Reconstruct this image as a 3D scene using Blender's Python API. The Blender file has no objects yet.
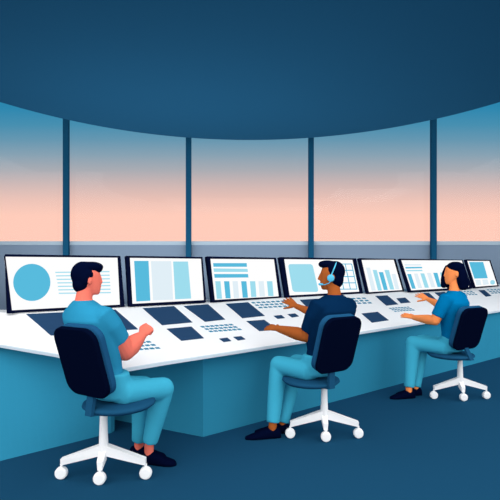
import bpy, bmesh, math
from mathutils import Vector, Matrix
from mathutils.bvhtree import BVHTree
PI = math.pi
scene = bpy.context.scene
COL = scene.collection

# ------------------------------------------------------------------ camera
EYE = Vector((0, 0, 1.28)); F = 450.0; HOR = 267.0
cam_d = bpy.data.cameras.new('camera'); cam = bpy.data.objects.new('camera', cam_d); COL.objects.link(cam)
cam.location = EYE; cam.rotation_euler = (PI/2, 0, 0)
cam_d.sensor_width = 36; cam_d.lens = 36*F/500; cam_d.shift_y = (HOR-250)/500
cam_d.clip_end = 300
scene.camera = cam
scene.view_settings.view_transform = 'Standard'; scene.view_settings.look = 'None'
scene.view_settings.exposure = 0; scene.view_settings.gamma = 1; scene.view_settings.use_curve_mapping = False

def lin(c):
    return tuple(((v/255)/12.92 if v/255 <= .04045 else ((v/255+.055)/1.055)**2.4) for v in c)

# ------------------------------------------------------------------ sky: sunset gradient ahead, bright even sky behind
w = bpy.data.worlds.new('sky'); scene.world = w; w.use_nodes = True
nt = w.node_tree; nt.nodes.clear()
N = nt.nodes.new; L = nt.links.new
def mth(op, a, b=None, clamp=False):
    n = N('ShaderNodeMath'); n.operation = op; n.use_clamp = clamp
    for i, v in enumerate((a, b)):
        if v is None: continue
        if isinstance(v, (int, float)): n.inputs[i].default_value = v
        else: L(v, n.inputs[i])
    return n.outputs[0]
tc = N('ShaderNodeTexCoord'); sp = N('ShaderNodeSeparateXYZ'); L(tc.outputs['Generated'], sp.inputs[0])
ratio = mth('DIVIDE', sp.outputs[2], mth('MAXIMUM', mth('ABSOLUTE', sp.outputs[1]), .05))
rmp = N('ShaderNodeValToRGB'); L(mth('MULTIPLY', ratio, 2.5, True), rmp.inputs[0])
stops = [(216, (255,203,185)), (200, (236,194,182)), (185, (208,184,181)), (170, (171,173,180)), (155, (137,163,180)),
         (140, (103,152,178)), (125, (72,144,177)), (108, (46,136,176)), (98, (40,133,174))]
el = rmp.color_ramp.elements
while len(el) > 1: el.remove(el[-1])
for i, (y, c) in enumerate(stops):
    p = (HOR-y)/F*2.5
    e = el[0] if i == 0 else el.new(p)
    e.position = p; e.color = lin(c)+(1,)
BACK_SKY = 2.0
back = mth('ADD', mth('MULTIPLY', sp.outputs[1], -2.0), .2, True)
mix = N('ShaderNodeMix'); mix.data_type = 'RGBA'; L(back, mix.inputs[0]); L(rmp.outputs[0], mix.inputs[6])
mix.inputs[7].default_value = (BACK_SKY, BACK_SKY, BACK_SKY, 1)
bg = N('ShaderNodeBackground'); L(mix.outputs[2], bg.inputs[0]); out = N('ShaderNodeOutputWorld'); L(bg.outputs[0], out.inputs[0])

# added fill lights without real fixtures, placed overhead and low behind the desk
def area(name, loc, sx, sy, power, rot=(0, 0, 0)):
    d = bpy.data.lights.new(name, 'AREA'); d.shape = 'RECTANGLE'; d.size = sx; d.size_y = sy; d.energy = power
    o = bpy.data.objects.new(name, d); o.location = loc; o.rotation_euler = rot; COL.objects.link(o); return o
area('overhead_fill', (0, 1.6, 4.38), 8.0, 4.6, 190)  # invented overhead light, whitens the desktop
area('upward_fill', (0.8, 10.3, .3), 14.0, .8, 230, (PI, 0, 0))  # added upward strip, brightens the dark ceiling and low wall
area('upward_fill', (-1.8, 7.9, .3), 6.0, 1.2, 150, (PI, 0, 0))  # added upward light for the ceiling above the left side
area('overhead_fill', (5.0, 4.4, 4.38), 3.0, 4.0, 110)  # added fill over the greyish right part of the desk

# ------------------------------------------------------------------ helpers
MATS = {}
def mat(name, rgb, rough=.85, spec=.0, gain=1.0, emit=False):
    if name in MATS: return MATS[name]
    m = bpy.data.materials.new(name); m.use_nodes = True; t = m.node_tree
    b = t.nodes['Principled BSDF']; c = tuple(min(.96, v*gain) for v in lin(rgb))+(1,)
    if emit:
        b.inputs['Base Color'].default_value = (0, 0, 0, 1); b.inputs['Emission Color'].default_value = lin(rgb)+(1,)
        b.inputs['Emission Strength'].default_value = 1.0; spec = 0
    else:
        # faint procedural variation of the paint or cloth
        nz = t.nodes.new('ShaderNodeTexNoise'); nz.inputs['Scale'].default_value = 6
        mx = t.nodes.new('ShaderNodeMix'); mx.data_type = 'RGBA'
        t.links.new(nz.outputs[0], mx.inputs[0]); mx.inputs[6].default_value = tuple(v*.985 for v in c[:3])+(1,)
        mx.inputs[7].default_value = tuple(min(1, v*1.015) for v in c[:3])+(1,)
        t.links.new(mx.outputs[2], b.inputs['Base Color'])
    b.inputs['Roughness'].default_value = rough; b.inputs['Specular IOR Level'].default_value = spec
    MATS[name] = m; return m

G = 1.0
M_ceil = mat('ceiling paint', (27,75,107), gain=1.0)
M_floor = mat('floor vinyl', (27,75,106), gain=.93)
M_wall = mat('low wall paint', (135,156,179), gain=.75)
M_ledge = mat('ledge paint', (180,201,216), gain=.78)
M_mull = mat('mullion paint', (24,80,113), gain=.9)
M_desk = mat('white laminate', (255,255,255), gain=.92)
M_edge = mat('pale grey edge band', (205,218,226))
M_teal = mat('teal cabinet paint', (42,125,155), gain=1.12)
M_white = mat('white plastic', (255,255,255), gain=.92)
M_bezel = mat('black blue plastic', (8,14,40))
M_side = mat('dark blue housing', (22,38,66))
M_pad = mat('slate blue glass', (41,70,103))
M_key = mat('blue key plastic', (62,135,165))
M_cush = mat('blue upholstery', (29,80,118))
M_seat = mat('seat upholstery', (27,77,110))
M_shell = mat('black blue shell', (4,11,34))
M_hair = mat('dark hair', (4,11,38))
M_shoe = mat('shoe leather', (4,10,36))
M_trou = mat('light teal cotton', (66,176,207), gain=.92)
S_W = mat('display white', (255,255,255), emit=True)
S_M = mat('display blue', (88,187,221), emit=True)
S_L = mat('display light blue', (158,221,238), emit=True)
S_P = mat('display pale blue', (225,239,247), emit=True)
SMAT = {'w': 0, 'm': 1, 'l': 2, 'p': 3}; SL = [S_W, S_M, S_L, S_P]

def tagp(o, label=None, cat=None, group=None, kind=None):
    if label: o['label'] = label
    if cat: o['category'] = cat
    if group: o['group'] = group
    if kind: o['kind'] = kind
    return o
def link(name, bm, m, parent=None, smooth=False, normals=True):
    me = bpy.data.meshes.new(name)
    if normals: bmesh.ops.recalc_face_normals(bm, faces=bm.faces)
    bm.to_mesh(me); bm.free()
    for x in (m if isinstance(m, list) else [m]): me.materials.append(x)
    if smooth:
        for p in me.polygons: p.use_smooth = True
    o = bpy.data.objects.new(name, me); COL.objects.link(o)
    if parent:
        o.parent = parent; o.matrix_parent_inverse = inv(parent)
    return o
def inv(p):
    m = Matrix.Translation(p.location) if p.parent is None else Matrix.Identity(4)
    q = p
    while q.parent: q = q.parent
    return Matrix.Translation(q.location).inverted() if p.parent is None and p.type == 'EMPTY' else Matrix.Identity(4)
def empty(name, loc):
    o = bpy.data.objects.new(name, None); o.location = loc; COL.objects.link(o); o.empty_display_size = .1
    return o
def ray(px, py): return Vector(((px-250)/F, 1, (HOR-py)/F))
def J(px, py, d): return EYE + ray(px, py)*d
def onz(px, py, z):
    r = ray(px, py); return EYE + r*((z-EYE.z)/r.z)
def onplane(px, py, o, n):
    r = ray(px, py); return EYE + r*((o-EYE).dot(n)/r.dot(n))
def bx(bm, lo, hi):
    vs = [bm.verts.new((x, y, z)) for x in (lo[0], hi[0]) for y in (lo[1], hi[1]) for z in (lo[2], hi[2])]
    for f in ((0,1,3,2),(4,6,7,5),(0,4,5,1),(2,3,7,6),(0,2,6,4),(1,5,7,3)): bm.faces.new([vs[i] for i in f])
def loft(bm, rings):
    prev = None
    for r in rings:
        cur = [bm.verts.new(p) for p in r]
        if prev:
            n = len(cur)
            for i in range(n): bm.faces.new((prev[i], prev[(i+1) % n], cur[(i+1) % n], cur[i]))
        else: bm.faces.new(cur[::-1])
        prev = cur
    bm.faces.new(prev)
def ell(c, a, b, n=20): return [c + a*math.cos(2*PI*i/n) + b*math.sin(2*PI*i/n) for i in range(n)]
def tube(bm, pts, rad, n=14, flat=None):
    """round-ended tapered tube through pts; flat=(axis, factor) squashes the section along axis"""
    pts = [Vector(p) for p in pts]
    rings = []
    tans = []
    for i in range(len(pts)):
        a = pts[max(0, i-1)]; b = pts[min(len(pts)-1, i+1)]; tans.append((b-a).normalized())
    ref = Vector((0.13, 0.21, .97)) if abs(tans[0].z) < .8 else Vector((1, .2, .1))
    def ring(c, t, r):
        nonlocal ref
        a = (ref - t*ref.dot(t)).normalized(); b = t.cross(a); ref = a
        R = ell(c, a*r, b*r, n)
        if flat:
            ax, k = flat; R = [p - ax*((p-c).dot(ax)*(1-k)) for p in R]
        return R
    for k in (80, 55, 25): rings.append(ring(pts[0]-tans[0]*rad[0]*math.sin(math.radians(k)), tans[0], rad[0]*math.cos(math.radians(k))))
    for p, t, r in zip(pts, tans, rad): rings.append(ring(p, t, r))
    for k in (25, 55, 80): rings.append(ring(pts[-1]+tans[-1]*rad[-1]*math.sin(math.radians(k)), tans[-1], rad[-1]*math.cos(math.radians(k))))
    loft(bm, rings)
def ball(bm, c, ax, ay, az, n=18):
    """ellipsoid with three semi-axis vectors"""
    rings = []
    for k in range(1, 12):
        t = -PI/2 + PI*k/12
        rings.append(ell(c+az*math.sin(t), ax*math.cos(t), ay*math.cos(t), n))
    loft(bm, rings)
def remesh(o, size, smooth=4):
    m = o.modifiers.new('skin', 'REMESH'); m.mode = 'VOXEL'; m.voxel_size = size; m.use_smooth_shade = True
    s = o.modifiers.new('soften', 'SMOOTH'); s.factor = .5; s.iterations = smooth
    return o
def slab_pts(bm, top, th, nrm):
    """closed slab below a convex loop of points"""
    a = [bm.verts.new(p) for p in top]; b = [bm.verts.new(p-nrm*th) for p in top]; n = len(a)
    bm.faces.new(a); bm.faces.new(b[::-1])
    for i in range(n): bm.faces.new((a[i], b[i], b[(i+1) % n], a[(i+1) % n]))
def rounded(w, h, r, k=6):
    """rounded rectangle outline centred on 0 in 2D"""
    out = []
    for cx, cy, a0 in ((w/2-r, h/2-r, 0), (-w/2+r, h/2-r, 90), (-w/2+r, -h/2+r, 180), (w/2-r, -h/2+r, 270)):
        for i in range(k+1):
            a = math.radians(a0+90*i/k); out.append((cx+r*math.cos(a), cy+r*math.sin(a)))
    return out
def lerp(a, b, t): return a+(b-a)*t
def poly(x, pts):
    for (x0, y0), (x1, y1) in zip(pts, pts[1:]):
        if x <= x1 or (x1, y1) == pts[-1]: return y0+(y1-y0)*(x-x0)/(x1-x0)

# ------------------------------------------------------------------ the room
D = 12.0
bm = bmesh.new(); bx(bm, (-12, -3.5, -.15), (12, D+.3, 0)); tagp(link('floor', bm, M_floor), kind='structure')
# round lowered ceiling
bm = bmesh.new(); R = 5.81; zc = 4.48
top = [Vector((R*math.cos(2*PI*i/160), 5.53+R*math.sin(2*PI*i/160), zc+.3)) for i in range(160)]
slab_pts(bm, top, .3, Vector((0, 0, 1))); tagp(link('ceiling', bm, M_ceil), kind='structure')
bm = bmesh.new(); bx(bm, (-11.8, -.5, 6.5), (11.8, D+.35, 6.7)); tagp(link('trim_6', bm, M_ceil), kind='structure')
zs = 1.28+(HOR-245.0)*D/F; zt = 1.28+(HOR-241.3)*D/F
bm = bmesh.new(); bx(bm, (-11.8, D, 0), (11.8, D+.25, zs)); tagp(link('wall_back', bm, M_wall), kind='structure')
bm = bmesh.new(); bx(bm, (-11.8, D-.04, zs), (11.8, D+.25, zt)); tagp(link('trim_5', bm, M_ledge), kind='structure')
glass = bpy.data.materials.new('window glass'); glass.use_nodes = True; t = glass.node_tree; t.nodes.clear()
tr = t.nodes.new('ShaderNodeBsdfTransparent'); gl = t.nodes.new('ShaderNodeBsdfGlossy'); gl.inputs['Roughness'].default_value = .02
mxs = t.nodes.new('ShaderNodeMixShader'); mxs.inputs[0].default_value = .006
mo = t.nodes.new('ShaderNodeOutputMaterial'); t.links.new(tr.outputs[0], mxs.inputs[1]); t.links.new(gl.outputs[0], mxs.inputs[2]); t.links.new(mxs.outputs[0], mo.inputs[0])
mx_px = [-181.0, -58.0, 65.3, 188.3, 311.3, 434.3, 557.3, 680.3]
Dm = D-.16
for i, px in enumerate(mx_px):
    x = (px-250)/F*Dm; bm = bmesh.new(); bx(bm, (x-.068, Dm, 0), (x+.068, Dm+.12, 6.5))
    tagp(link('trim_%d' % (i+1) if i < 4 else 'trim_%d' % (i+3), bm, M_mull), kind='structure')
for i in range(7):
    x0 = (mx_px[i]-250)/F*D; x1 = (mx_px[i+1]-250)/F*D
    e = tagp(empty('window_%d' % (i+1), ((x0+x1)/2, D+.12, zt)), kind='structure')
    bm = bmesh.new(); bx(bm, (x0+.05, D+.1, zt), (x1-.05, D+.112, 6.46)); link('pane', bm, glass, e)
    bm = bmesh.new()
    for a, b in (((x0, zt), (x0+.05, 6.5)), ((x1-.05, zt), (x1, 6.5)), ((x0+.05, 6.46), (x1-.05, 6.5))):
        bx(bm, (a[0], D+.08, a[1]), (b[0], D+.14, b[1]))
    link('window_frame', bm, M_mull, e)

# ------------------------------------------------------------------ the console desk
ZF, ZB = .64, .88
front = [(-60,336),(0,344.2),(57.7,353.7),(118,369),(160,362),(300,340.8),(500,310.2),(560,301)]
def mon_y(x): return 312.9-.0539*(x-7) if x >= 7 else 312.9-.052*(7-x)
cols = [-60,-40,-20,0,20,40,57.7,75,90,105,118]+list(range(130, 521, 10))
def col_pts(x):
    f = onz(x, poly(x, front), ZF); m = onz(x, mon_y(x), ZB); b = onz(x, mon_y(x)-2.6, ZB)
    return [lerp(f, m, k/8) for k in range(9)]+[lerp(m, b, .5), b]
grid = [col_pts(x) for x in cols]
desk = empty('console_desk', (grid[0][0].x, grid[0][0].y, 0))
desk.location = (onz(118, 369, ZF).x, onz(118, 369, ZF).y+.3, 0)
tagp(desk, 'long white angled control console on teal base carrying all the monitors', 'desk')
verts = []; faces = []; nr = len(grid[0])
for g in grid: verts += g
for i in range(len(grid)-1):
    for j in range(nr-1): faces.append((i*nr+j, (i+1)*nr+j, (i+1)*nr+j+1, i*nr+j+1))
BV = BVHTree.FromPolygons(verts, faces)
def ondesk(px, py):
    h = BV.ray_cast(EYE, ray(px, py).normalized())
    return (h[0], h[1] if h[1].z > 0 else -h[1]) if h[0] else (None, None)
def desk_z(x, y):
    h = BV.ray_cast(Vector((x, y, 3)), Vector((0, 0, -1)))
    return h[0].z if h[0] else None
bm = bmesh.new(); TH = .022
tv = [bm.verts.new(v) for v in verts]; bv = [bm.verts.new(v-Vector((0, 0, TH))) for v in verts]
for f in faces:
    bm.faces.new([tv[i] for i in f]); bm.faces.new([bv[i] for i in f][::-1])
nc = len(grid)
loop = [i*nr for i in range(nc)]+[(nc-1)*nr+j for j in range(1, nr)]+[i*nr+nr-1 for i in range(nc-2, -1, -1)]+[j for j in range(nr-2, 0, -1)]
for a, b in zip(loop, loop[1:]+loop[:1]): bm.faces.new((tv[a], tv[b], bv[b], bv[a]))
link('desktop', bm, M_desk, desk)
# grey edge band running along the front
bm = bmesh.new(); prev = None
def off(i, k):
    a = grid[max(0, i-1)][0]; b = grid[min(nc-1, i+1)][0]; d = (b-a).normalized(); return Vector((d.y, -d.x, 0))*k
for i in range(nc):
    p = grid[i][0]; o = off(i, .012)
    ring = [bm.verts.new(q) for q in (p+Vector((0,0,-.001)), p+o+Vector((0,0,-.004)), p+o-Vector((0,0,TH+.002)), p-Vector((0,0,TH+.002)))]
    if prev:
        for k in range(4): bm.faces.new((prev[k], prev[(k+1) % 4], ring[(k+1) % 4], ring[k]))
    else: bm.faces.new(ring)
    prev = ring
bm.faces.new(prev[::-1]); tagp(link('edge_band', bm, M_edge, desk), 'pale grey front edge band')
# teal base panels, foot kicked out
def panel(name, cs, bottom, mind=None):
    bm = bmesh.new(); prev = None
    for x in cs:
        b = onz(x, poly(x, bottom), 0); df = onz(x, poly(x, front), ZF).y+.09
        d = max(b.y, df); tp = Vector(((x-250)/F*d, d, 0)); z = desk_z(tp.x, tp.y)
        tp.z = (z if z else ZF)-TH-.001
        k = Vector((.015, .04, 0))
        ring = [bm.verts.new(q) for q in (b, tp, tp+k, b+k)]
        if prev:
            for j in range(4): bm.faces.new((prev[j], prev[(j+1) % 4], ring[(j+1) % 4], ring[j]))
        else: bm.faces.new(ring)
        prev = ring
    bm.faces.new(prev[::-1]); return link(name, bm, M_teal, desk)
def pt(x, y):
    b = onz(x, y, 0); d = max(b.y, onz(x, poly(x, front), ZF).y+.09); return b, Vector(((x-250)/F*d, d, ZF-.026))
(b0, t0), (b1, t1) = pt(-30, 468.6), pt(111, 433)
bm = bmesh.new(); k = Vector((.015, .04, 0)); n_ = 16; g_ = [[None]*(n_+1) for _ in range(n_+1)]; h_ = [[None]*(n_+1) for _ in range(n_+1)]
for i in range(n_+1):
    for j in range(n_+1):
        p = lerp(lerp(b0, b1, i/n_), lerp(t0, t1, i/n_), j/n_); g_[i][j] = bm.verts.new(p); h_[i][j] = bm.verts.new(p+k)
for i in range(n_):
    for j in range(n_):
        bm.faces.new((g_[i][j], g_[i+1][j], g_[i+1][j+1], g_[i][j+1])); bm.faces.new((h_[i][j], h_[i][j+1], h_[i+1][j+1], h_[i+1][j]))
for i in range(n_):
    bm.faces.new((g_[i][0], h_[i][0], h_[i+1][0], g_[i+1][0])); bm.faces.new((g_[i][n_], g_[i+1][n_], h_[i+1][n_], h_[i][n_]))
    bm.faces.new((g_[0][i], g_[0][i+1], h_[0][i+1], h_[0][i])); bm.faces.new((g_[n_][i], h_[n_][i], h_[n_][i+1], g_[n_][i+1]))
link('side_panel', bm, M_teal, desk)
# closed right end
bm = bmesh.new(); g = grid[-1]; kx = Vector((-.03, 0, 0))
for a, b in zip(g, g[1:]):
    q_ = [Vector((a.x, a.y, 0)), Vector((b.x, b.y, 0)), b-Vector((0, 0, TH+.001)), a-Vector((0, 0, TH+.001))]
    if a.y > g[0].y+.2: slab_pts(bm, q_, .03, Vector((1, 0, 0)))
link('end_panel', bm, M_teal, desk)
panel('front_panel', [80,95,111,125,140,155,170,185,203]+list(range(215, 521, 15))+[520], [(80,412.5),(111,419),(203,437),(370,392),(500,357),(560,340.9)])
bm = bmesh.new(); prev = None
for i in range(nc):
    p = grid[i][-1]; ring = [bm.verts.new(q) for q in (Vector((p.x, p.y-.03, 0)), p-Vector((0, .03, TH)), p-Vector((0, 0, TH)), Vector((p.x, p.y, 0)))]
    if prev:
        for j in range(4): bm.faces.new((prev[j], prev[(j+1) % 4], ring[(j+1) % 4], ring[j]))
    else: bm.faces.new(ring)
    prev = ring
bm.faces.new(prev[::-1]); link('back_panel', bm, M_teal, desk)

# ------------------------------------------------------------------ monitors
def circ(cx, cy, rx, ry=None, n=40): return [(cx+rx*math.cos(2*PI*i/n), cy+(ry or rx)*math.sin(2*PI*i/n)) for i in range(n)]
def bar(x0, x1, y0, x2, x3, y1): return [(x0, y0), (x1, y0), (x3, y1), (x2, y1)]
mons = []
ys0 = [272.4,275.9,279.4,282.9,286.4,289.9,293.3]; ys1 = [271.6,275.2,278.8,282.4,285.6,289.2,292.6]
xl = [55.3,56,56.7,57.4,57.9,58.4,58.8]; xr = [109.5,109.7,109.9,110.1,110.3,110.5,110.8]
c1 = [('m', circ(31.8, 282.4, 18.6))]+[('l', [(xl[i], ys0[i]-.55), (xr[i], ys1[i]-.55), (xr[i], ys1[i]+.55), (xl[i], ys0[i]+.55)]) for i in range(7)]
mons.append(dict(o=[(-.8,254.2),(123.3,256),(124.8,306.5),(7.3,312.7)], i=[(3.9,256.6),(117.6,257.6),(120,304.6),(12,310.3)], c=c1,
  l='large monitor at left end of desk showing big blue circle and lines'))
mons.append(dict(o=[(126,255.8),(202.7,256.9),(206.3,302.3),(129.2,306.4)], i=[(129.9,257.8),(201.1,258.7),(204,300),(132.5,303.8)], c=[
  ('m', [(134.1,260.9),(148.5,260.9),(150.4,300.7),(136.3,301.5)]), ('p', [(150.9,261.2),(171.2,261.2),(173.1,299.6),(153.1,300.4)]), ('l', [(173.1,261.5),(188,261.5),(191.2,298.5),(175.2,299.3)])],
  l='monitor showing three tall vertical blue blocks, second from left'))
def P3(px): return px
b3 = []
for k, (a, b, c, d, y) in enumerate([(95,128,105,138,305),(150,183,160,192,302),(203,236,212,245,300),(257,290,267,300,298),(312,345,320,353,294),(365,398,373,407,291),(418,452,427,460,288)]):
    b3.append(('lmpmlpl'[k], bar(200+a/6.25, 200+b/6.25, 281.2, 200+c/6.25, 200+d/6.25, 250+y/6.25)))
mons.append(dict(o=[(207.2,256.7),(275.8,257.3),(282,297.6),(212.5,302)], i=[(210.4,258.8),(274.1,259.3),(278.9,296.3),(214.9,299.9)], c=[
  ('m', [(213.1,263.1),(246.7,263.1),(247,266.8),(213.4,266.8)]), ('l', [(213.4,268.4),(247.5,268.9),(248,271.9),(213.9,271.9)]), ('m', [(214.1,274),(248,274),(248.5,277.5),(214.6,277.8)])]+b3,
  l='monitor showing three horizontal bars above seven columns, between the two men'))
g4 = []
def gl4(x0, y0, x1, y1, wd, vertical):
    if vertical: return ('m', [(x0-wd, y0), (x0+wd, y0), (x1+wd, y1), (x1-wd, y1)])
    return ('m', [(x0, y0-wd), (x1, y1-wd), (x1, y1+wd), (x0, y0+wd)])
for k in range(4): g4.append(gl4(332.2+k*6.5, 264, 337.2+k*6.6, 289.3, .45, True))
for k in range(5): g4.append(gl4(332.2+k*1.25, 264+k*6.3, 351.7+k*1.33, 264+k*6.27, .45, False))
rr = []
q = [(288,264.1),(312.5,264.1),(318.7,291.9),(292.8,291.9)]
for (u, v) in rounded(1, 1, .1):
    u += .5; v = v+.5
    x0 = lerp(q[0][0], q[1][0], u); x1 = lerp(q[3][0], q[2][0], u); y0 = lerp(q[0][1], q[1][1], u); y1 = lerp(q[3][1], q[2][1], u)
    rr.append((lerp(x0, x1, v), lerp(y0, y1, v)))
mons.append(dict(o=[(280.4,257.4),(355.3,258),(363.2,293.3),(286.4,297.6)], i=[(284.2,259.1),(352.6,259.8),(359.4,291.6),(289.6,295.4)], c=[('l', rr)]+g4,
  l='monitor behind the man with headset, showing rounded square and a grid'))
b5 = [('p', bar(366,370,267.6,371.8,375.9,290.8)), ('l', bar(372.7,376.7,270,378,382,290.5)), ('m', bar(378.8,383.1,272.1,383.8,387.9,290)), ('l', bar(384.4,388.9,270,390.2,394.3,289.5)), ('p', bar(391.6,395.6,274,395.6,399.3,289.2))]
mons.append(dict(o=[(360,258.7),(394.9,258.3),(404.4,291.2),(368,293.5)], i=[(361.6,259.9),(393.9,259.7),(402.6,290),(369,292.1)], c=b5,
  l='narrow monitor with five column bar chart between headset man and woman'))
b6 = [('p', [(404.4,264.2),(421,264.2),(421.3,265.6),(404.8,265.6)]), ('m', [(405.2,267),(421.8,266.8),(422.4,268.2),(405.8,268.6)]), ('l', [(406.2,270.2),(422.2,269.9),(422.6,271.1),(406.6,271.3)]),
  ('m', bar(407.2,411,274,412,415.8,288.7)), ('p', bar(414,417.6,273.6,418.2,422.2,288)), ('l', bar(420.3,424.2,273.4,424.8,429,287.7)), ('p', bar(426.9,430.8,273,431.4,435.4,287.3)), ('m', bar(433.2,437.4,272.8,437.6,441.2,287)), ('l', bar(440,443.8,272.5,443.9,447.6,286.6))]
mons.append(dict(o=[(398.2,259),(464,259.4),(472.4,288.3),(409.8,291.7)], i=[(401.3,260.1),(462,260.4),(469.2,287),(411.2,290.4)], c=b6,
  l='monitor directly behind the long-haired woman, showing lines and columns'))
mons.append(dict(o=[(465.8,259.5),(490.4,259.9),(498.8,286.2),(474.6,287.9)], i=[(467.3,260.8),(489.5,260.9),(497.5,285.2),(475.6,286.8)], c=[
  ('m', [(469,262),(483.2,262),(487.8,278.2),(474.4,278.6)]), ('p', [(475.2,280),(480.2,279.8),(481.5,285),(476.6,285.5)]), ('p', [(482.2,279.6),(487.4,279.3),(489,284.4),(483.4,284.9)]), ('l', circ(492.6, 282.3, 2.4, 2.3))],
  l='small monitor at far right end of desk with blue square and dot'))
def mk_monitor(m):
    TL, TR, BR_, BL = m['o']
    a = onz(*BL, ZB+.004); b = onz(*BR_, ZB+.004)
    u = (b-a); n = Vector((-u.y, u.x, 0)).normalized()
    if n.y < 0: n = -n
    best = None
    for it in range(3):
        for i in range(21):
            for j in range(21):
                if it == 0: h = .35+i*.02; t = -10+j*3
                else: s = (.02, .002)[it-1]; h = best[1]+(i-10)*s/10; s2 = (3, .3)[it-1]; t = best[2]+(j-10)*s2/10
                v = Vector((0, 0, 1))*h*math.cos(math.radians(t))+n*h*math.sin(math.radians(t))
                e = 0
                for p, (qx, qy) in ((a+v, TL), (b+v, TR)):
                    r = p-EYE; e += (250+F*r.x/r.y-qx)**2+(HOR-F*r.z/r.y-qy)**2
                if best is None or e < best[0]: best = (e, h, t, v)
        best = tuple(best)
    e, h, t, v = best
    print('MON', m['l'][:30], 'err', round(e, 2), 'h', round(h, 3), 'lean', round(t, 1), 'w', round(u.length, 2), 'y', round(a.y, 2))
    nn = u.cross(v).normalized()
    if nn.y > 0: nn = -nn                                       # towards the viewer
    c = (a+b)/2
    root = tagp(empty('monitor', (c.x, c.y, ZB)), m['l'], 'monitor', 'monitors standing along the console')
    outer = [a+v, b+v, b, a]; inner = [onplane(x, y, a, nn) for x, y in m['i']]
    th = .045
    bm = bmesh.new()
    fo = [bm.verts.new(p) for p in outer]; fi = [bm.verts.new(p) for p in inner]; bi = [bm.verts.new(p-nn*.012) for p in inner]
    bo = [bm.verts.new(p-nn*th) for p in outer]
    for k in range(4):
        l = (k+1) % 4
        bm.faces.new((fo[k], fo[l], fi[l], fi[k])); bm.faces.new((fi[k], fi[l], bi[l], bi[k])); bm.faces.new((fo[k], bo[k], bo[l], fo[l]))
    bm.faces.new(bo); bm.faces.new(bi)
    link('bezel', bm, M_bezel, root)
    # screen with its picture
    bm = bmesh.new(); s = -.004
    ctr = sum(inner, Vector())/4
    sc = [p+nn*s for p in inner]
    slab_pts(bm, sc, .006, nn)
    for f in bm.faces: f.material_index = 0
    for k, (ch, pts) in enumerate(m['c']):
        f0 = len(bm.faces)
        base = a+nn*(s+.0008+.0002*(k % 3))
        vs = [bm.verts.new(onplane(x, y, base, nn)) for x, y in pts]
        f = bm.faces.new(vs); f.material_index = SMAT[ch]
    bm.normal_update()
    for f in bm.faces:
        if len(f.verts) != 4 and f.normal.dot(nn) < 0: f.normal_flip()
    link('screen', bm, SL, root, normals=False)
    # housing and foot behind
    ud = u.normalized(); vd = v.normalized(); cc = (a+b)/2+v*.5-nn*th
    bm = bmesh.new()
    r0 = [cc+ud*x*u.length*.35+vd*y*h*.32 for x, y in ((-1,-1),(1,-1),(1,1),(-1,1))]
    slab_pts(bm, r0, .03, nn); link('back_housing', bm, M_side, root)
    bm = bmesh.new(); pc = (a+b)/2; dn = Vector((-nn.x, -nn.y, 0)).normalized()
    lo = pc+dn*.11; lo.z = ZB
    foot = [lo+ud*x*.1+dn*y*.05 for x, y in ((-1,-1),(1,-1),(1,1),(-1,1))]
    slab_pts(bm, [p+Vector((0, 0, .012)) for p in foot], .011, Vector((0, 0, 1)))
    tube(bm, [lo+Vector((0,0,.012)), lerp(lo, cc-nn*.03, .5), cc-nn*.02], [.022, .02, .02])
    link('stand', bm, M_side, root)
for m in mons: mk_monitor(m)

# ------------------------------------------------------------------ flush control pads and keyboards
def tint_slab(quad, lift, n=5):
    """slab lying on the desk surface, corners given where they lie"""
    bm = bmesh.new(); T = []; B = []
    for i in range(n+1):
        rt = []; rb = []
        for j in range(n+1):
            u, v = i/n, j/n
            x = lerp(lerp(quad[0][0], quad[1][0], u), lerp(quad[3][0], quad[2][0], u), v)
            y = lerp(lerp(quad[0][1], quad[1][1], u), lerp(quad[3][1], quad[2][1], u), v)
            p, nm = ondesk(x, y)
            rt.append(bm.verts.new(p+Vector((0, 0, lift)))); rb.append(bm.verts.new(p+Vector((0, 0, .0003))))
        T.append(rt); B.append(rb)
    for i in range(n):
        for j in range(n):
            bm.faces.new((T[i][j], T[i+1][j], T[i+1][j+1], T[i][j+1])); bm.faces.new((B[i][j], B[i][j+1], B[i+1][j+1], B[i+1][j]))
    for i in range(n):
        bm.faces.new((T[i][0], B[i][0], B[i+1][0], T[i+1][0])); bm.faces.new((T[i][n], T[i+1][n], B[i+1][n], B[i][n]))
        bm.faces.new((T[0][i], T[0][i+1], B[0][i+1], B[0][i])); bm.faces.new((T[n][i], B[n][i], B[n][i+1], T[n][i+1]))
    return bm
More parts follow.
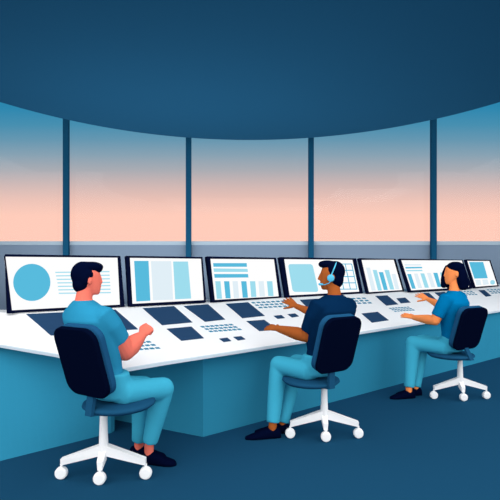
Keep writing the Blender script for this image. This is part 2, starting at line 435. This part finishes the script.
pads = [
 ([(26.4,314.3),(115.5,309.8),(138,329.4),(50.8,335.6)], 'widest dark control pad on the desk, behind the coral-skinned man', 6),
 ([(142.6,308.4),(174,306.3),(192.5,322.5),(162,325.3)], 'large dark control pad under the screen with three vertical blocks', 4),
 ([(183.6,306.2),(208,304.4),(225.2,319.6),(205,321.9)], 'dark control pad below the gap between second and third monitors', 4),
 ([(166.6,329),(191.4,326.8),(204,338.4),(181.4,341)], 'dark control pad nearest front edge, right of the coral hand', 4),
 ([(225.6,304),(248,302.4),(264.8,316),(242.4,318.3)], 'dark control pad under the screen with horizontal bars', 4),
 ([(246.4,321.3),(264.2,320),(278.2,330),(259.4,331.2)], 'dark control pad under the near hand of the headset man', 4),
 ([(299.7,300),(321.6,298.6),(334,309.5),(311,311.5)], 'dark control pad behind the forearm of the headset man', 4),
 ([(375.3,296.1),(387.3,295.5),(398.2,304.4),(386.3,305.7)], 'dark control pad below the five column bar chart monitor', 4),
 ([(361.5,313.7),(377.7,312),(388.9,320.4),(372,322.8)], 'dark control pad near front edge right of headset man', 4),
 ([(421,293.3),(429,292.9),(437,300.4),(429.6,301.2)], 'dark control pad crossed by the raised forearm of the woman', 4),
 ([(434.4,292.7),(444.8,292),(453.6,299),(443.6,299.9)], 'dark control pad half hidden by shoulder and hair of the woman', 4),
 ([(478.4,290.3),(484.2,290),(491.4,295.9),(485.9,296.8)], 'rightmost dark control pad, between two keypads', 4),
 ([(396.4,298.5),(405.2,297.7),(410.6,302.6),(400.9,303.4)], 'small dark button pad below the gap by the woman screen', 3),
 ([(273.6,316.1),(281.3,315.3),(285,318.2),(277.6,319)], 'tiny dark button left of a pair, between the hands of headset man', 2),
 ([(287.5,314.5),(295,313.7),(299,316.5),(292,317.6)], 'tiny dark button right of a pair, between the hands of headset man', 2),
 ([(219.2,339),(227.3,338),(231.2,341.2),(223.8,342.2)], 'tiny dark button left of a pair near front edge below keypad', 2),
 ([(233.4,337.3),(241.2,336.5),(245.4,339.5),(238,340.6)], 'tiny dark button right of a pair near front edge below keypad', 2),
]
for q_, lab, n in pads:
    small = n == 2
    tagp(link('desk_button' if small else 'control_pad', tint_slab(q_, .004 if small else .003, n), M_pad), lab, 'button' if small else 'control pad', 'tiny dark buttons on the desk' if small else 'dark control pads set on the desk')
kbs = [ # first row start, col step, row step, cols, key size, label
 ((126.2,344), (5.6,-.42), (4.5,3.1), 5, (3.9,1.25), 'keypad under the forearm of the coral-skinned man'),
 ((202.8,327.2), (4.7,-.35), (4.1,2.3), 7, (3.3,1.2), 'keypad in middle of desk between the two men, near tiny buttons'),
 ((253.6,303.1), (4.87,-.27), (3.5,2.4), 7, (3.2,1.1), 'keypad under the far hand of the headset man'),
 ((348.3,299.1), (5.2,-.2), (2.9,2.3), 4, (3.3,1.1), 'keypad beside the shoulder of headset man, under the grid screen'),
 ((390.4,308.6), (2.95,-.2), (2.5,1.45), 7, (2.0,.75), 'keypad beyond the near hand of the woman'),
 ((461.8,292), (3.15,-.13), (2.4,1.5), 4, (2.1,.75), 'keypad behind the shoulder of the woman'),
 ((488.3,290.1), (3.4,-.2), (2.2,1.6), 7, (2.2,.8), 'keypad at far right running out of view'),
]
for (x0, y0), (cx, cy), (rx, ry), nC, (kw, kh), lab in kbs:
    c0, _ = ondesk(x0+cx*nC/2+rx, y0+ry)
    root = tagp(empty('keypad', c0), lab, 'keypad', 'keypads set on the desk')
    sx = rx/ry*kh/2                                             # keys share the slant of the rows
    def P(i, j): return (x0+cx*i+rx*j, y0+cy*i+ry*j)
    a = P(-.62, -.75); b = P(nC-.38, -.75); c = P(nC-.38, 2.75); d = P(-.62, 2.75)
    link('base_plate', tint_slab([a, b, c, d], .0022, 4), M_white, root)
    for j in range(3):
        for i in range(nC):
            px, py = P(i, j); sl = kw/2*cy/cx
            quad = [(px-kw/2-sx, py-kh/2-sl), (px+kw/2-sx, py-kh/2+sl), (px+kw/2+sx, py+kh/2+sl), (px-kw/2+sx, py+kh/2-sl)]
            bm = bmesh.new(); top = []
            for X, Y in quad:
                p, nm = ondesk(X, Y); top.append(p+Vector((0, 0, .0055)))
            slab_pts(bm, top, .0035, Vector((0, 0, 1))); link('key', bm, M_key, root)

# ------------------------------------------------------------------ chairs
def make_chair(x, y, s, head, lab, bo=.24, bw=.33, zb=(.56, .96), seat_z=.46, lean=.12):
    root = tagp(empty('office_chair', (x, y, 0)), lab, 'chair', 'swivel chairs at the console')
    h = math.radians(head); fw = Vector((math.cos(h), math.sin(h), 0)); rt = Vector((math.sin(h), -math.cos(h), 0)); Z = Vector((0, 0, 1))
    o = Vector((x, y, 0)); sc_ = Vector((x+s*.105, y-.03, 0))
    # seat
    bm = bmesh.new(); r = .212
    prof = [(.10, seat_z-.042), (.19, seat_z-.038), (r, seat_z-.02), (r*.985, seat_z-.008), (.19, seat_z), (.1, seat_z+.002)]
    loft(bm, [ell(sc_+Z*z, Vector((1, 0, 0))*q_, Vector((0, 1, 0))*q_, 48) for q_, z in prof]); link('seat', bm, M_seat, root, True)
    # backrest: dark shell outside, blue cushion inside
    back = sc_-fw*bo; hh = zb[1]-zb[0]; vd = (Z*hh-fw*lean); hl = vd.length; vd.normalize(); nb = rt.cross(vd).normalized()
    if nb.dot(fw) > 0: nb = -nb                                 # nb points backwards
    cb = back+Z*(zb[0]+zb[1])/2-fw*lean*.1
    def bslab(c, w_, h_, th, rad, bev):
        bm = bmesh.new(); rings = []
        for k, (ins, dz) in enumerate(((bev, 0), (0, bev), (0, th-bev), (bev, th))):
            rings.append([c-nb*dz+rt*px+vd*py for px, py in rounded(w_-2*ins, h_-2*ins, rad-ins*.5)])
        loft(bm, rings); return bm
    link('back_shell', bslab(cb+nb*.015, bw, hl, .03, .075, .004), M_shell, root)
    link('back_cushion', bslab(cb-nb*.0155, bw, hl, .052, .075, .012), M_cush, root, False)
    # bracket seat -> back
    bm = bmesh.new(); p0 = sc_-fw*.12+Z*(seat_z-.045); p1 = sc_-fw*.222+Z*(seat_z-.03); p2 = cb-vd*(hl*.38)+nb*.0-nb*.03
    for a, b in ((p0, p1), (p1, p2)):
        loft(bm, [[a+rt*.025+nb*.012, a-rt*.025+nb*.012, a-rt*.025-nb*.012, a+rt*.025-nb*.012], [b+rt*.025+nb*.012, b-rt*.025+nb*.012, b-rt*.025-nb*.012, b+rt*.025-nb*.012]])
    link('bracket', bm, M_seat, root)
    # column
    bm = bmesh.new(); loft(bm, [ell(o+Z*z, Vector((q_, 0, 0)), Vector((0, q_, 0)), 24) for q_, z in ((.021, seat_z-.05), (.024, .3), (.028, .2), (.03, .14))]); link('column', bm, M_white, root, False)
    ends = [Vector((-.255, -.0, 0)), Vector((.255, 0, 0)), Vector((0, -.07, 0))]
    for e in ends:
        leg = bmesh.new(); tip = o+e; up = .2; d_ = e.normalized(); sd = Vector((-d_.y, d_.x, 0)); le = e.length
        zt_ = (.125, .085) if le > .1 else (.13, .08)
        r0 = [o-d_*.0+sd*.024+Z*.215, o-sd*.024+Z*.215, o-sd*.024+Z*.15, o+sd*.024+Z*.15]
        if le < .1:
            r0 = [o+sd*.024+Z*.2, o-sd*.024+Z*.2, o-sd*.02+Z*.12, o+sd*.02+Z*.12]
        r1 = [tip+sd*.018+Z*zt_[0], tip-sd*.018+Z*zt_[0], tip-sd*.014+Z*zt_[1], tip+sd*.014+Z*zt_[1]]
        loft(leg, [r0, r1]); lg = link('leg', leg, M_white, root)
        cb_ = bmesh.new(); loft(cb_, [ell(tip+Z*z, Vector((.008, 0, 0)), Vector((0, .008, 0)), 10) for z in (.09, .05)])
        R_ = .037
        loft(cb_, [ell(tip+Vector((0, dy, R_)), Vector((q_, 0, 0)), Vector((0, 0, q_)), 28) for dy, q_ in ((-.02, .026), (-.017, .034), (-.01, R_), (.01, R_), (.017, .034), (.02, .026))])
        link('caster', cb_, M_white, lg)
    return root
make_chair(-.885, 2.72, 1, 60, 'swivel chair under the coral-skinned man in light blue shirt', bo=.262, seat_z=.488, zb=(.565, .955), bw=.325)
make_chair(.556, 3.37, -1, 122, 'swivel chair under the man with headset in navy shirt', bo=.285, seat_z=.462, zb=(.55, .94), bw=.33)
make_chair(2.04, 4.37, -1, 118, 'swivel chair under the long-haired woman, furthest right', bo=.2, seat_z=.455, zb=(.515, .905), bw=.35)

# ------------------------------------------------------------------ people
def person_skin(name, rgb): return mat(name, rgb)
def hand(bm, wrist, dirv, palm_n, side, sc=1.0, curl=(10, 15, 10), spread=6, thumb=(35, 20), rel=(0, 0, 0, 0)):
    """palm, four fingers, thumb. palm_n points out of the palm; side = thumb side"""
    f = dirv.normalized(); nrm = (palm_n-f*palm_n.dot(f)).normalized(); s = f.cross(nrm).normalized()
    if s.dot(side) < 0: s = -s
    W = Vector(wrist)
    # palm
    rings = []
    for t, wd, th in ((-.02, .022, .017), (0, .024, .017), (.03, .033, .017), (.06, .038, .015), (.082, .037, .012), (.09, .03, .008)):
        rings.append(ell(W+f*t*sc, s*wd*sc, nrm*th*sc, 16))
    loft(bm, rings)
    for k in range(4):
        offs = (1.5-k)*.0215; ang = math.radians((1.5-k)*spread)
        base = W+f*(.078-.004*abs(k-1.3))*sc+s*offs*sc
        d = (f*math.cos(ang)+s*math.sin(ang)).normalized(); L_ = (.072, .08, .075, .06)[k]*sc
        pts = [base]; a = math.radians(rel[k]); p = base
        for seg, (fr, cu) in enumerate(zip((.45, .3, .25), curl)):
            a += math.radians(cu); v = d*math.cos(a)+nrm*math.sin(a)
            p = p+v*L_*fr; pts.append(p)
        tube(bm, pts, [.0095*sc, .009*sc, .0083*sc, .0072*sc], 10)
    ta = math.radians(thumb[0]); base = W+f*.02*sc+s*.024*sc
    v1 = (f*math.cos(ta)+s*math.sin(ta)+nrm*.25).normalized(); v2 = (f*math.cos(ta-math.radians(thumb[1]))+s*math.sin(ta-math.radians(thumb[1]))+nrm*.3).normalized()
    tube(bm, [base, base+v1*.035*sc, base+v1*.035*sc+v2*.028*sc, base+v1*.035*sc+v2*.05*sc], [.014*sc, .012*sc, .0105*sc, .009*sc], 10)
def head(bm, c, hd, sc, ns=1, ear=-.004, tilt=0):
    h = math.radians(hd); f = Vector((math.cos(h), math.sin(h), 0)); s = Vector((math.sin(h), -math.cos(h), 0)); Z = Vector((0, 0, 1))
    if tilt:
        f = (f*math.cos(tilt)-Z*math.sin(tilt)).normalized(); Z = s.cross(f); Z = Z if Z.z > 0 else -Z
    S = [(-.118, .058, .020, .022), (-.108, .052, .036, .034), (-.085, .036, .058, .048), (-.05, .018, .078, .062), (-.01, .004, .092, .071),
         (.03, -.004, .098, .075), (.065, -.008, .09, .068), (.095, -.01, .066, .05), (.113, -.012, .03, .024)]
    loft(bm, [ell(c+(Z*z+f*fo)*sc, f*rf*sc, s*rs*sc, 24) for z, fo, rf, rs in S])
    # nose, ears, lips
    tube(bm, [c+(f*.094+Z*.018)*sc, c+(f*(.094+.01*ns)-Z*.006)*sc, c+(f*(.094+.019*ns)-Z*.028)*sc, c+(f*.095-Z*.036)*sc], [.006*sc, .008*sc, .010*sc, .008*sc], 10)
    tube(bm, [c+(f*.088-Z*.058+s*.018)*sc, c+(f*.096-Z*.058)*sc, c+(f*.088-Z*.058-s*.018)*sc], [.004*sc, .0065*sc, .004*sc], 8)
    for q_ in (-1, 1):
        ball(bm, c+(s*q_*.074+f*ear-Z*.012)*sc, f*.018*sc, s*.009*sc, Z*.03*sc, 12)
    return f, s, Z
def shoe(parent, ankle, hd, L_=.25, hgt=.075):
    h = math.radians(hd); f = Vector((math.cos(h), math.sin(h), 0)); s = Vector((math.sin(h), -math.cos(h), 0)); Z = Vector((0, 0, 1))
    o = Vector((ankle[0], ankle[1], 0)); bm = bmesh.new(); rings = []
    for t, wd, ht in ((-.062, .02, .055), (-.052, .032, .07), (-.02, .036, hgt+.006), (.03, .037, hgt), (.08, .042, .058), (.125, .044, .042), (.165, .036, .032), (L_-.062-.006, .02, .022), (L_-.062, .008, .016)):
        ring = []
        for i in range(18):
            a = 2*PI*i/18; y = math.cos(a); z = math.sin(a)
            ring.append(o+f*t+s*wd*y*(1 if z < 0 else .96)+Z*(ht*(.5+.5*z) if z > 0 else ht*(.5+.5*max(-1, z*1.6))))
        rings.append(ring)
    loft(bm, rings); return link('shoe', bm, M_shoe, parent, True)
def make_person(o):
    base = o['hip'].copy(); base.z = 0
    root = tagp(empty('person', base), o['label'], 'person', 'people seated at the console')
    h = math.radians(o['head_torso']); fw = Vector((math.cos(h), math.sin(h), 0)); rt = Vector((math.sin(h), -math.cos(h), 0)); Z = Vector((0, 0, 1))
    skin = mat(o['skin'][0], o['skin'][1])
    hip, neck = o['hip'], o['neck']
    def T(t, fo=0): return lerp(hip, neck, t)+fw*fo
    # ---- body, one mesh
    bm = bmesh.new()
    loft(bm, [ell(T(t, fo), rt*a, fw*b) for t, a, b, fo in ((-.02,.11,.08,0), (.15,.12,.085,0), (.4,.11,.08,0), (.62,.13,.085,0), (.85,.13,.07,0), (.94,.07,.055,0))])
    hc = o['headc']
    tube(bm, [T(.85), neck, lerp(neck, hc, .45), hc-Z*.03-0*fw], [.07, .05, o.get('neck_r', .046), .046], 18)
    head(bm, hc, o['face'], o['hs'], o.get('nose', 1), o.get('ear', -.004))
    for arm in o['arms']:
        S_, E_, W_ = arm['s'], arm['e'], arm['w']
        ar = arm.get('ar', 1); tube(bm, [S_, lerp(S_, E_, .5), E_], [.046, .042*ar, .038*ar], 16)
        tube(bm, [E_, lerp(E_, W_, .35), lerp(E_, W_, .75), W_], [.038*ar, .039*ar, .028*ar, .023*(1+(ar-1)*.5)], 16)
        hand(bm, W_, arm['t']-W_, arm['n'], arm['side'], arm.get('sc', 1), arm.get('curl', (10, 15, 10)), arm.get('spread', 6), arm.get('thumb', (35, 20)), arm.get('rel', (0, 0, 0, 0)))
    for H_, K_, A_ in o['legs']:
        tube(bm, [hip, H_, lerp(H_, K_, .5), K_], [.05, .045, .04, .036], 14)
        tube(bm, [K_, lerp(K_, A_, .4), A_, Vector((A_.x, A_.y, .05))], [.036, .036, .031, .03], 14)
    remesh(link('body', bm, skin, root, True), .0048, 3)
    # ---- shirt
    bm = bmesh.new(); k = o.get('bulk', 1)
    prof = ((0,.142,.105,0), (.08,.143,.106,.0), (.25,.145,.108,.0), (.45,.148,.108,0), (.65,.168,.112,-.005), (.78,.176,.108,-.01), (.87,.148,.088,-.008), (.94,.11,.072,0), (.985,.066,.058,.0), (1.0,.055,.05,.0))
    loft(bm, [ell(T(t, fo), rt*a*(k if t > .4 else .9), fw*b*(k if t > .4 else .9), 28) for t, a, b, fo in prof])
    for arm in o['arms']:
        S_, E_ = arm['s'], arm['e']; q_ = arm.get('sl', .72)
        hem = lerp(S_, E_, q_); d = (E_-S_).normalized(); sr = arm.get('sr', .062)
        a = d.cross(Z).normalized(); b = a.cross(d)
        inn = T(.8)
        pts = [inn, lerp(inn, S_, .6)-Z*.0, S_, lerp(S_, hem, .35), lerp(S_, hem, .7), hem]
        rr_ = [.08, .075, .068, sr+.003, sr, sr-.002]
        rings = []; ref = None
        for i, p in enumerate(pts):
            tn = (pts[min(i+1, 5)]-pts[max(i-1, 0)]).normalized() if i < 5 else d
            aa = (Vector((.1, .2, 1)) if abs(tn.z) < .9 else Vector((.9, .3, .1)))
            if ref is None: ref = aa
            aa = (ref-tn*ref.dot(tn)).normalized(); ref = aa; bb = tn.cross(aa)
            rings.append(ell(p, aa*rr_[i], bb*rr_[i], 20))
        loft(bm, rings)
    remesh(link('shirt', bm, mat(*o['shirt']), root, True), .008, 6)
    # ---- trousers
    bm = bmesh.new()
    loft(bm, [ell(hip+Z*z+fw*fo, rt*a, fw*b, 24) for z, a, b, fo in ((-.06,.11,.085,.02), (-.04,.135,.105,.02), (.02,.142,.11,.01), (.1,.135,.10,0))])
    for i, (H_, K_, A_) in enumerate(o['legs']):
        kr = o.get('kr', .073)
        tube(bm, [lerp(hip, H_, .5), H_, lerp(H_, K_, .5), K_+Vector((0, 0, -.004))], [.07, .073, .072, kr], 20)
        d = (A_-K_).normalized(); a = d.cross(rt).normalized(); b = d.cross(a)
        hem = K_+(A_-K_)*o.get('hem', .93)
        rings = []
        for t, r_ in ((0, kr-.004), (.15, kr-.002), (.5, .063), (1, .05)):
            rings.append(ell(lerp(K_, hem, t), a*r_, b*r_, 20))
        loft(bm, rings)
    remesh(link('trousers', bm, M_trou, root, True), .009, 5)
    for (H_, K_, A_), hd in zip(o['legs'], o['toes']): shoe(root, A_, hd, o.get('shoe', .25))
    # ---- hair
    hh = math.radians(o['face']); f = Vector((math.cos(hh), math.sin(hh), 0)); s = Vector((math.sin(hh), -math.cos(hh), 0))
    bm = bmesh.new(); hs = o['hs']
    for (cf, cs, cz, af, as_, az) in o['hair']:
        ball(bm, hc+(f*cf+s*cs+Z*cz)*hs, f*af*hs, s*as_*hs, Z*az*hs, 24)
    if 'lock' in o:
        for pts, rad in o['lock']: tube(bm, [hc+(f*a+s*b+Z*c)*hs for a, b, c in pts], [r_*hs for r_ in rad], 16)
    remesh(link('hair', bm, M_hair, root, True), .006, 4)
    return root, f, s
V = Vector; Z = V((0, 0, 1))
def side_of(hd):
    h = math.radians(hd); return V((math.sin(h), -math.cos(h), 0))

# man on the left
hip = V((-.835, 2.67, .563)); rt = side_of(52)
neck = J(83.5, 300, 2.64)
sh = lerp(hip, neck, .86)
p1 = dict(label='person with coral skin and short dark hair in light blue shirt, seated left', head_torso=52, hip=hip, neck=neck,
  skin=('coral skin', (241,120,101)), shirt=('sky blue cotton', (42,137,174)), headc=J(87, 278.6, 2.66), face=14, hs=.81, bulk=1.08, neck_r=.044, nose=.35, ear=.026,
  arms=[dict(s=sh+rt*.15+V((.01, .01, -.02)), e=J(125, 351, 2.68), w=J(142, 335.5, 2.80), t=J(150.5, 325.5, 2.86), n=V((-.2, .75, -.3)), side=V((.1,-.35,1)), curl=(75, 85, 60), spread=0, thumb=(30, 40), sl=.68, sr=.07, sc=.95, ar=1.55),
        dict(s=sh-rt*.15+V((.0, .01, -.03)), e=J(92, 340, 2.98), w=J(106, 330, 3.10), t=J(112, 328, 3.2), n=V((0, 0, -1)), side=V((1, 0, 0)), curl=(15, 20, 10), sl=.72)],
  legs=[(hip+rt*.085+V((.03, .02, -.02)), J(163, 388, 2.9), J(149, 446, 2.94)), (hip-rt*.085+V((.03, .03, -.02)), V((-.71, 3.0, .485)), J(139, 445, 3.03))],
  toes=(-12, -8),
  hair=[(-.022, 0, .03, .092, .083, .098), (.03, 0, .085, .085, .066, .04), (-.035, 0, -.04, .066, .082, .07), (.068, 0, .073, .042, .05, .034), (-.012,-.066,.0,.034,.026,.05), (-.012,.066,.0,.034,.026,.05), (.02,-.066,.03,.03,.02,.032), (.02,.066,.03,.03,.02,.032)])
make_person(p1)

# man with headset
hip = V((.515, 3.31, .545)); rt = side_of(128)
neck = J(334.5, 294.5, 3.3); sh = lerp(hip, neck, .86)
p2 = dict(label='person with brown skin in navy shirt wearing a headset, seated in the middle', head_torso=118, hip=hip, neck=neck,
  skin=('brown skin', (168,89,42)), shirt=('navy cotton', (6,38,71)), headc=J(332, 275.7, 3.33), face=172, hs=.88, neck_r=.045, bulk=1.16,
  arms=[dict(s=sh-rt*.16+V((0, .0, -.01)), ar=1.25, e=J(307, 336, 3.27), w=J(278, 328.6, 3.5), t=J(264, 326, 3.62), n=V((0, .6, -.8)), side=V((0, .8, .6)), sc=.95, curl=(4, 8, 6), spread=5, thumb=(42, 10), sl=.82, sr=.064),
        dict(s=sh+rt*.175+V((0, .0, -.02)), e=J(320, 316, 3.66), w=J(296, 306, 3.86), t=J(284.5, 298, 3.95), n=V((0, .8, -.6)), side=V((-.2, -.6, -.8)), sc=.93, curl=(5, 8, 6), spread=5, thumb=(50, 10), sl=.72)],
  legs=[(hip-rt*.085+V((-.03, .02, -.02)), V((.222, 3.47, .53)), J(272.5, 427, 3.38)), (hip+rt*.085+V((-.03, .03, -.02)), V((.37, 3.60, .515)), J(281.5, 427, 3.48))],
  toes=(190, 184), shoe=.27, kr=.07,
  hair=[(-.02, 0, .035, .09, .083, .092), (-.035, 0, -.03, .062, .081, .078), (.04, 0, .095, .075, .062, .036), (.074, 0, .096, .04, .045, .03)])
_, f2, s2 = make_person(p2)
# headset
hc = p2['headc']; hs = p2['hs']
hset = tagp(empty('headset', hc), 'light blue headset with microphone worn by man in navy shirt', 'headset')
M_hs = mat('headset plastic', (88,188,223))
def HP(a, b, c): return hc+(f2*a+s2*b+Z*c)*hs
near = 1 if s2.y < 0 else -1
bm = bmesh.new(); pts = []
for i in range(13):
    a = math.radians(-8+196*i/12); pts.append(HP(.012-.05*math.sin(a), near*.1*math.cos(a), .0+.119*math.sin(a)))
tube(bm, pts, [.0045]*13, 8); link('headband', bm, M_hs, hset, True)
for q_ in (1, -1):
    bm = bmesh.new(); c = HP(.014, near*q_*.094, -.018); r_ = .026
    loft(bm, [ell(c+s2*d_, f2*k_, Z*k_, 24) for d_, k_ in ((-.014, r_*.75), (-.01, r_), (.01, r_), (.014, r_*.75))]); link('ear_cup', bm, M_hs, hset, True)
bm = bmesh.new(); tube(bm, [HP(.005, near*.105, -.03), HP(.03, near*.105, -.06), HP(.065, near*.085, -.074), HP(.09, near*.06, -.072)], [.0035]*4, 8)
link('microphone_arm', bm, M_hs, hset, True)
bm = bmesh.new(); tube(bm, [HP(.082, near*.062, -.072), HP(.104, near*.05, -.07)], [.008, .009], 12); link('microphone', bm, M_hs, hset, True)

# woman
hip = V((1.95, 4.32, .53)); rt = side_of(128)
neck = J(454.3, 290.5, 4.27); sh = lerp(hip, neck, .86)
p3 = dict(label='person with long dark hair and orange skin in blue shirt, seated right', head_torso=128, hip=hip, neck=neck,
  skin=('orange skin', (253,147,85)), shirt=('ocean blue cotton', (3,113,166)), headc=J(454.3, 273.2, 4.3), face=176, hs=.90, neck_r=.036, bulk=1.02,
  arms=[dict(s=sh-rt*.155+V((0, .0, -.01)), ar=1.2, e=J(435, 320.5, 4.2), w=J(414, 317.5, 4.42), t=J(404, 315, 4.5), n=V((0, .6, -.8)), side=V((0, .8, .6)), sc=.92, curl=(3, 6, 5), spread=5, thumb=(42, 10), sl=.8, sr=.06),
        dict(s=sh+rt*.155+V((-.01, .02, -.01)), e=J(441, 305.5, 4.6), w=J(428, 299.3, 4.75), t=J(420, 295, 4.82), n=V((0, .8, -.6)), side=V((-.2, -.6, -.8)), sc=.93, curl=(5, 8, 6), spread=5, thumb=(50, 10), sl=.6, sr=.056)],
  legs=[(hip-rt*.08+V((-.03, .02, -.02)), V((1.62, 4.47, .53)), J(408.8, 390.5, 4.4)), (hip+rt*.08+V((-.03, .03, -.02)), V((1.75, 4.6, .52)), J(415.3, 390.3, 4.5))],
  toes=(190, 184), shoe=.26, kr=.074,
  nose=.3,
  hair=[(-.012, 0, .055, .094, .086, .070), (-.05, 0, -.01, .066, .086, .095)],
  lock=[([(.05, .055, .06), (.08, .06, .0), (.088, .055, -.07), (.09, .05, -.128)], [.03, .028, .033, .034]), ([(.0, .055, .0), (.03, .07, -.08), (.03, .06, -.13)], [.04, .04, .04]),
        ([(-.04, .06, 0), (-.05, .065, -.08), (-.05, .06, -.13)], [.05, .05, .04]),
        ([(-.05, -.055, 0), (-.052, -.06, -.07), (-.055, -.055, -.13)], [.045, .05, .045]),
        ([(-.07, 0, 0), (-.09, 0, -.08), (-.1, 0, -.135)], [.05, .052, .045])])
make_person(p3)
